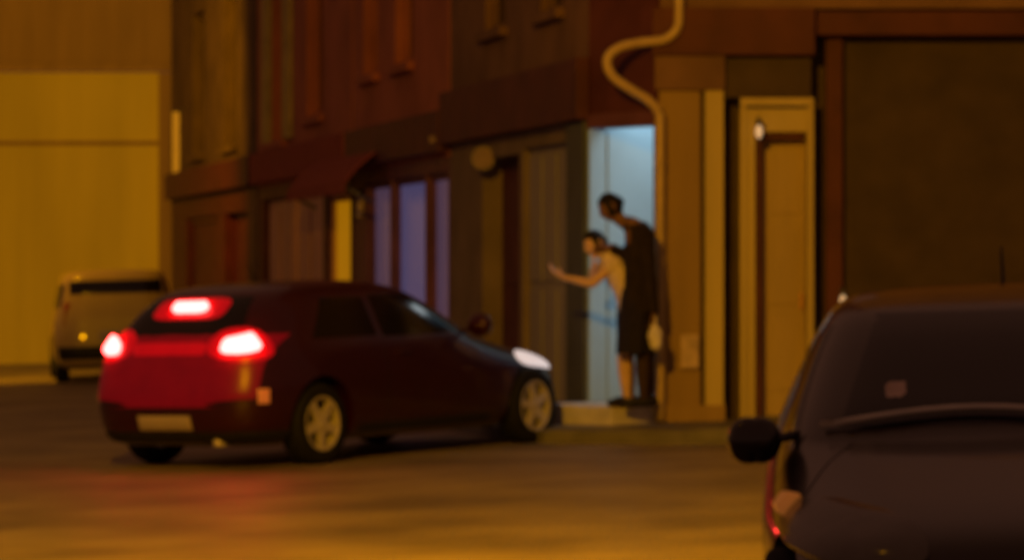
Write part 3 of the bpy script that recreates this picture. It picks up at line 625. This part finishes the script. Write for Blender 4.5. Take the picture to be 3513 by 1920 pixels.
for rt in (True, False):
    sgn = -1 if rt else 1
    vs.patch('tail_lamp', .85, 1.15, lambda z: vs.ty(sgn*.74, z), lambda z: vs.tx(-2.04, z, rt), M_dullred, van, .012, 6, 8)
    vs.patch('side_window', 1.08, 1.42, lambda z: vs.tx(-1.9, z, rt), lambda z: vs.tx(.55, z, rt), M_tint, van, .004, 6, 16)
    vs.patch('head_lamp', .72, .88, lambda z: vs.ty(sgn*.5, z, False), lambda z: vs.tx(1.7, z, rt, 2*PI), M_pale, van, .01, 5, 8)
vs.patch('rear_bumper', .34, .52, lambda z: vs.tx(-1.95, z, True), lambda z: vs.tx(-1.95, z, False), M_plast, van, .03, 5, 24)

# ------------------------------------------------------------------ people
def chain(bm, pts):
    for (p, r), (p2, r2) in zip(pts[:-1], pts[1:]): add_capsule(bm, p, p2, r, r2)
def fuse(name, bm, m, parent, voxel=.009, it=6, folds=0.0, fscale=(9,9,3)):
    """fuse overlapping volumes into one continuous surface"""
    bmesh.ops.recalc_face_normals(bm, faces=bm.faces)
    me = bpy.data.meshes.new(name); bm.to_mesh(me); bm.free(); o = bpy.data.objects.new(name, me); C.objects.link(o)
    r = o.modifiers.new('r', 'REMESH'); r.mode = 'VOXEL'; r.voxel_size = voxel
    sm = o.modifiers.new('s', 'SMOOTH'); sm.factor = .5; sm.iterations = it
    dg = bpy.context.evaluated_depsgraph_get(); nm = bpy.data.meshes.new_from_object(o.evaluated_get(dg)); o.modifiers.clear(); o.data = nm; bpy.data.meshes.remove(me)
    nm.name = name
    if folds:
        nrm = [v.normal.copy() for v in nm.vertices]
        for v, n in zip(nm.vertices, nrm):
            c = v.co; q = noise.noise(Vector((c.x*fscale[0], c.y*fscale[1], c.z*fscale[2])))+.5*noise.noise(Vector((c.x*fscale[0]*2.3, c.y*fscale[1]*2.3, c.z*fscale[2]*3)))
            v.co = c+n*q*folds
    off = parent_origin(parent)
    nm.transform(Matrix.Translation(-off))
    for p in nm.polygons: p.use_smooth = True
    nm.materials.clear(); nm.materials.append(m); o.parent = parent
    return o
def head_matrix(c, fwd, up):
    f = Vector(fwd).normalized(); l = Vector(up).cross(f).normalized(); u = f.cross(l)
    return Matrix(((f.x,l.x,u.x,c[0]),(f.y,l.y,u.y,c[1]),(f.z,l.z,u.z,c[2]),(0,0,0,1)))
def head_pt(d, k=1.0):
    """direction -> point on a head (x forward, z up), metres"""
    x, y, z = d; p = Vector((x*.098, y*.076, z*.118))
    if z < 0: p.y *= 1+.30*z; p.x *= (1+.10*z) if x > 0 else (1+.28*z)
    if x > 0:
        p.x += .026*math.exp(-((y/.13)**2+((z+.16)/.17)**2)) + .010*math.exp(-((y/.30)**2+((z+.80)/.22)**2)) + .006*math.exp(-((y/.35)**2+((z-.25)/.13)**2)) + .006*math.exp(-((y/.22)**2+((z+.47)/.10)**2))
        for s in (-1, 1): p.x -= .010*math.exp(-(((y-s*.33)/.17)**2+((z-.03)/.14)**2))
    return p*k
def add_head(bm, M, k=1.0, n=40):
    V = []
    for i in range(n+1):
        ph = PI*i/n; V.append([bm.verts.new(M @ head_pt((math.sin(max(ph,.01))*math.cos(2*PI*j/(n*2)) if i not in (0,n) else .01*math.cos(2*PI*j/(n*2)), math.sin(max(ph,.01))*math.sin(2*PI*j/(n*2)) if i not in (0,n) else .01*math.sin(2*PI*j/(n*2)), math.cos(ph)), k)) for j in range(n*2)])
    for i in range(n):
        for j in range(n*2): bm.faces.new([V[i][j], V[i][(j+1)%(n*2)], V[i+1][(j+1)%(n*2)], V[i+1][j]])
    bm.faces.new(V[0]); bm.faces.new(V[-1][::-1])
    for s in (-1, 1):
        for q in range(5): add_capsule(bm, M @ Vector((-.008-.012*math.sin(q*.6), s*.078, .03-.014*q)), M @ Vector((-.016-.010*math.sin(q*.6), s*.088, .028-.013*q)), .010, .006, 8, 3)
def hair(M, parent, style, k=1.0):
    bm = bmesh.new(); n = 30; V = []
    for i in range(n+1):
        ph = PI*i/n; row = []
        for j in range(n*2):
            th = 2*PI*j/(n*2); sx = math.sin(max(ph,.012)) if i not in (0,n) else .012
            d = Vector((sx*math.cos(th), sx*math.sin(th), math.cos(ph)))
            face = (d.x > .48) and d.z < .50+.1*abs(d.y)
            low = d.z < -.62
            sc = 1.10+.03*noise.noise(d*5)+.015*noise.noise(Vector((d.x*4,d.y*18,d.z*4)))
            if face: sc = .86
            if low: sc = .84
            row.append(bm.verts.new(M @ head_pt(d, k*sc) if not face else M @ (head_pt(d, k)*.86)))
        V.append(row)
    for i in range(n):
        for j in range(n*2): bm.faces.new([V[i][j], V[i][(j+1)%(n*2)], V[i+1][(j+1)%(n*2)], V[i+1][j]])
    bm.faces.new(V[0]); bm.faces.new(V[-1][::-1])
    for a0, a1, r0, r1 in style: add_capsule(bm, M @ Vector(a0), M @ Vector(a1), r0, r1)
    return fuse('hair', bm, M_hair, parent, .008, 3, folds=.004, fscale=(40,40,14))
def face_bits(M, parent, k=1.0):
    for s in (-1, 1):
        bm = bmesh.new(); globe(bm, M @ Vector((.0795*k, s*.027*k, .006)), .009); finish('eye', bm, M_eye, parent, smooth=True)
        bm = bmesh.new(); add_capsule(bm, M @ Vector((.0925*k, s*.016*k, .030)), M @ Vector((.083*k, s*.044*k, .031)), .0032, .0024, 8, 3); finish('eyebrow', bm, M_hair, parent, smooth=True)
    bm = bmesh.new(); add_capsule(bm, M @ Vector((.088*k, -.018*k, -.056)), M @ Vector((.0945*k, 0, -.055)), .003, .0045, 8, 3); add_capsule(bm, M @ Vector((.0945*k, 0, -.055)), M @ Vector((.088*k, .018*k, -.056)), .0045, .003, 8, 3); finish('lips', bm, M_lip, parent, smooth=True)
def add_hand(bm, wrist, d, nrm, curl=.5, side=1, k=1.0):
    d = Vector(d).normalized(); nrm = Vector(nrm); nrm = (nrm-d*nrm.dot(d)).normalized(); s = d.cross(nrm)*side; w_ = Vector(wrist)
    for q in (-1.2, -.4, .4, 1.2): add_capsule(bm, w_+d*.012+s*q*.014*k, w_+d*.082*k+s*q*.019*k, .015*k, .012*k, 10, 3)
    for i, ln in enumerate((.062, .074, .079, .070)):
        b = w_+d*.088*k+s*(1.5-i)*-.0205*k; c1 = curl*.9; c2 = curl*1.9
        d1 = d*math.cos(c1)+nrm*math.sin(c1); d2 = d*math.cos(c2)+nrm*math.sin(c2); m1 = b+d1*ln*.55*k; m2 = m1+d2*ln*.5*k
        add_capsule(bm, b, m1, .0092*k, .0086*k, 8, 3); add_capsule(bm, m1, m2, .0086*k, .0072*k, 8, 3)
    b = w_+d*.025*k+s*.026*k; t1 = (d*.7+s*.62+nrm*.3).normalized(); t2 = (d*.9+s*.2+nrm*.5).normalized()
    add_capsule(bm, b, b+t1*.04*k, .013*k, .0105*k, 8, 3); add_capsule(bm, b+t1*.04*k, b+t1*.04*k+t2*.034*k, .0105*k, .008*k, 8, 3)
def add_foot(bm, ankle, fwd, hgt, r=.036, ln=.17):
    a_ = Vector(ankle); f = Vector(fwd).normalized(); g = a_-Vector((0,0,hgt))
    add_capsule(bm, a_, g+Vector((0,0,.035))-f*.035, r*.9, .032); add_capsule(bm, a_-Vector((0,0,.02)), g+Vector((0,0,.03))+f*ln*.55, r*.85, .030); add_capsule(bm, g+Vector((0,0,.03))+f*ln*.55, g+Vector((0,0,.022))+f*ln, .036, .024)
def shoe(name, ankle, fwd, hgt, m, parent, ln=.17):
    bm = bmesh.new(); a_ = Vector(ankle); f = Vector(fwd).normalized(); g = a_-Vector((0,0,hgt))
    add_capsule(bm, g+Vector((0,0,.045))-f*.04, g+Vector((0,0,.04))+f*ln*.55, .042, .042); add_capsule(bm, g+Vector((0,0,.04))+f*ln*.55, g+Vector((0,0,.03))+f*(ln+.015), .044, .030); add_capsule(bm, g+Vector((0,0,.02))-f*.045, g+Vector((0,0,.02))+f*ln, .02, .02)
    return fuse(name, bm, m, parent, .008, 3)
def lathe_cloth(name, rings, m, parent, folds=.02, nf=9, n=72, sub=6):
    """cloth tube: rings of (center, rx, ry)"""
    pts = []
    for i in range(len(rings)-1):
        for j in range(sub):
            t = j/sub; t = t*t*(3-2*t); c0, a0, b0 = rings[i]; c1, a1, b1 = rings[i+1]; pts.append((Vector(c0).lerp(Vector(c1), t), a0+(a1-a0)*t, b0+(b1-b0)*t))
    pts.append((Vector(rings[-1][0]), rings[-1][1], rings[-1][2]))
    bm = bmesh.new(); V = []; tot = len(pts)
    for inner in (0, 1):
        seq = pts if not inner else pts[::-1]
        for i, (c, a_, b_) in enumerate(seq):
            idx = i if not inner else tot-1-i; am = folds*(idx/tot)**1.2; row = []
            for k in range(n):
                th = 2*PI*k/n; f = 1+0; q = am*(math.sin(nf*th+.6*math.sin(3*th)+idx*.03)+.4*math.sin(17*th))
                row.append(bm.verts.new(c+Vector(((a_+q-.006*inner)*math.cos(th), (b_+q-.006*inner)*math.sin(th), .01*math.sin(5*th)*(idx/tot)))))
            V.append(row)
    for i in range(len(V)-1):
        for k in range(n): bm.faces.new([V[i][k], V[i][(k+1)%n], V[i+1][(k+1)%n], V[i+1][k]])
    for k in range(n): bm.faces.new([V[-1][k], V[-1][(k+1)%n], V[0][(k+1)%n], V[0][k]])
    return finish(name, bm, m, parent, smooth=True)

# --- tall dark figure on the doorstep, head bowed, arm laid across the other's back (profile to the left)
DA = 28.92
J = P
FOOT = .30
pa = J(2200, 1394, DA); A = empty('person', (pa.x, pa.y, FOOT), 'tall person in long dark coat standing bowed on the lit doorstep', 'person')
hA = head_matrix(J(2096, 712, DA), (-.88, -.10, -.46), (-.44, 0, .90))
bm = bmesh.new(); add_head(bm, hA, 1.0)
nb = J(2172, 776, DA); ch = J(2186, 850, DA); wa = J(2188, 945, DA); pe = J(2188, 1040, DA)
chain(bm, [(J(2110,738,DA), .054), (J(2140,762,DA), .057), (nb, .064)])
for s in (-1, 1):
    o_ = Vector((0, s*.085, 0)); chain(bm, [(nb+o_*.9, .075), (ch+o_, .095), (wa+o_*.8, .085), (pe+o_, .105)])
shn, shf = J(2200, 808, DA)+Vector((0,.16,0)), J(2210, 806, DA)+Vector((0,-.16,0))
eln, wrn = J(2146, 882, DA)+Vector((0,.13,0)), J(2098, 848, DA)+Vector((0,.06,0))
elf, wrf = J(2224, 955, DA)+Vector((0,-.20,0)), J(2238, 1070, DA)+Vector((0,-.19,0))
chain(bm, [(shn, .055), (eln, .042), (wrn, .028)]); add_hand(bm, wrn, (-.9,.2,.1), (0,.5,-.8), .35, 1)
chain(bm, [(shf, .055), (elf, .042), (wrf, .028)]); add_hand(bm, wrf, (.02,0,-1), (-1,0,0), .8, 1)
kA = [(J(2204, 1225, DA)+Vector((0,-.07,0)), Vector((J(2206,1350,DA).x, DA-.07, FOOT+.085))), (J(2222, 1230, DA)+Vector((0,.08,0)), Vector((J(2226,1350,DA).x, DA+.09, FOOT+.085)))]
for s, (kn, an) in zip((-1,1), kA):
    chain(bm, [(pe+Vector((0,s*.08,0)), .095), (kn, .056), (kn.lerp(an,.33), .055), (an, .034)]); add_foot(bm, an, (-1,-.1,0), .085, ln=.15)
fuse('body', bm, M_skin_d, A, .0085, 4)
hair(hA, A, [((-.07,0,.03), (-.085,0,.01), .045, .04)], 1.0); face_bits(hA, A)
bm = bmesh.new()
for s in (-1, 1):
    o_ = Vector((0, s*.09, 0)); chain(bm, [(nb+o_*.8+Vector((-.01,0,-.01)), .075), (J(2198,815,DA)+o_, .112), (J(2188,880,DA)+o_, .120), (J(2186,960,DA)+o_*.9, .112), (J(2184,1060,DA)+o_, .124)])
chain(bm, [(J(2160,768,DA), .060), (J(2198,800,DA), .102), (J(2192,870,DA), .112)])
chain(bm, [(shn, .075), (eln, .060), (wrn.lerp(eln,.15), .046)]); chain(bm, [(shf, .075), (elf, .062), (wrf.lerp(elf,.1), .048)])
fuse('coat', bm, M_coat, A, .011, 8, folds=.012)
lathe_cloth('coat_skirt', [(J(2186,990,DA), .125, .19), (J(2183,1060,DA), .138, .212), (J(2180,1130,DA), .142, .22), (J(2177,1212,DA), .146, .23)], M_skirt, A, .014)
for kn, an in kA:
    bm = bmesh.new(); chain(bm, [(kn+Vector((0,0,.12)), .070), (kn, .062), (kn.lerp(an,.33), .060), (an, .040)]); fuse('stocking', bm, M_tights, A, .008, 4)
    shoe('shoe', an, (-1,-.1,0), .085, M_plast, A, ln=.15)
# white carrier bag held in the trailing hand
bgp = J(2242, 1142, DA)+Vector((0,-.20,0))
bgo = empty('carrier_bag', (bgp.x, bgp.y, bgp.z-.1), 'small crumpled white carrier bag hanging beside the dark coat', 'bag')
bm = bmesh.new(); add_capsule(bm, bgp+Vector((0,0,.07)), bgp+Vector((0,0,-.01)), .026, .056); add_capsule(bm, bgp+Vector((0,0,-.01)), bgp+Vector((.010,0,-.085)), .056, .050)
fuse('sack', bm, M_bagw, bgo, .006, 2, folds=.014, fscale=(30,30,14))
tube('handle', smooth_path([bgp+Vector((-.01,0,.06)), bgp+Vector((-.014,0,.12)), bgp+Vector((0,.02,.16)), bgp+Vector((.014,0,.12)), bgp+Vector((.01,0,.06))], 4), .006, M_bagw, bgo, n=8)

# --- smaller leaning figure, one bare arm stretched out to the left
DB = 29.12
pb = J(2156, 1390, DB); B = empty('person', (pb.x, pb.y, FOOT), 'smaller leaning person in pale top with bare legs and one arm stretched out left', 'person')
hB = head_matrix(J(2042, 838, DB), (-.86, -.42, -.30), (-.35, -.05, .93))
bm = bmesh.new(); add_head(bm, hB, .96)
nbB = J(2090, 884, DB); chB = J(2116, 930, DB); waB = J(2150, 1000, DB); peB = J(2166, 1075, DB)
chain(bm, [(J(2052,860,DB), .048), (J(2072,872,DB), .048), (nbB, .058)])
for s in (-1, 1):
    o_ = Vector((0, s*.072, 0)); chain(bm, [(nbB+o_*.8, .066), (chB+o_, .080), (waB+o_*.8, .075), (peB+o_*.9, .090)])
sn = J(2104, 906, DB)+Vector((0,-.13,0)); el = J(2030, 972, DB)+Vector((0,-.17,0)); wr = J(1936, 952, DB)+Vector((0,-.19,0))
chain(bm, [(sn, .050), (el, .038), (el.lerp(wr,.3), .037), (wr, .025)]); add_hand(bm, wr, (-.85,-.05,.50), (0,-.3,.9), .3, 1, 1.05)
sf = J(2085, 902, DB)+Vector((0,.13,0)); ef = J(2034, 950, DB)+Vector((0,.10,0)); wf = J(2040, 908, DB)+Vector((0,-.02,0))
chain(bm, [(sf, .048), (ef, .038), (wf, .026)]); add_hand(bm, wf, (-.2,-.2,.95), (1,0,0), .5, -1)
legs = []
for s in (-1, 1):
    kn = J(2146+s*6, 1228, DB)+Vector((0, s*.08, 0)); an = Vector((J(2158+s*8,1350,DB).x, DB+s*.08, FOOT+.085)); legs.append((kn, an))
    chain(bm, [(peB+Vector((0,s*.075,0)), .088), (kn, .062), (kn.lerp(an,.33), .062), (an, .038)]); add_foot(bm, an, (-.85,-.4,0), .085, ln=.14)
fuse('body', bm, M_skin, B, .0085, 4)
hair(hB, B, [((-.06,0,.0), (-.075,0,-.09), .06, .04), ((-.05,.055,-.02), (-.05,.06,-.11), .03, .02), ((-.03,-.062,.0), (-.05,-.062,-.10), .03, .022)], .97); face_bits(hB, B, .96)
bm = bmesh.new()
for s in (-1, 1):
    o_ = Vector((0, s*.076, 0)); chain(bm, [(nbB+o_*.9, .082), (chB+o_, .108), (waB+o_*.9, .104), (peB+o_, .108)])
chain(bm, [(sn+Vector((.01,0,.005)), .064), (sn.lerp(el,.22), .057)]); chain(bm, [(sf, .062), (sf.lerp(ef,.4), .055)])
fuse('top', bm, M_pinktop, B, .010, 6, folds=.009)
lathe_cloth('skirt', [(J(2160,1040,DB), .105, .16), (J(2164,1090,DB), .115, .175), (J(2166,1150,DB), .112, .18)], M_skirt, B, .010)
for kn, an in legs: shoe('shoe', an, (-.85,-.4,0), .085, M_plast, B, ln=.14)
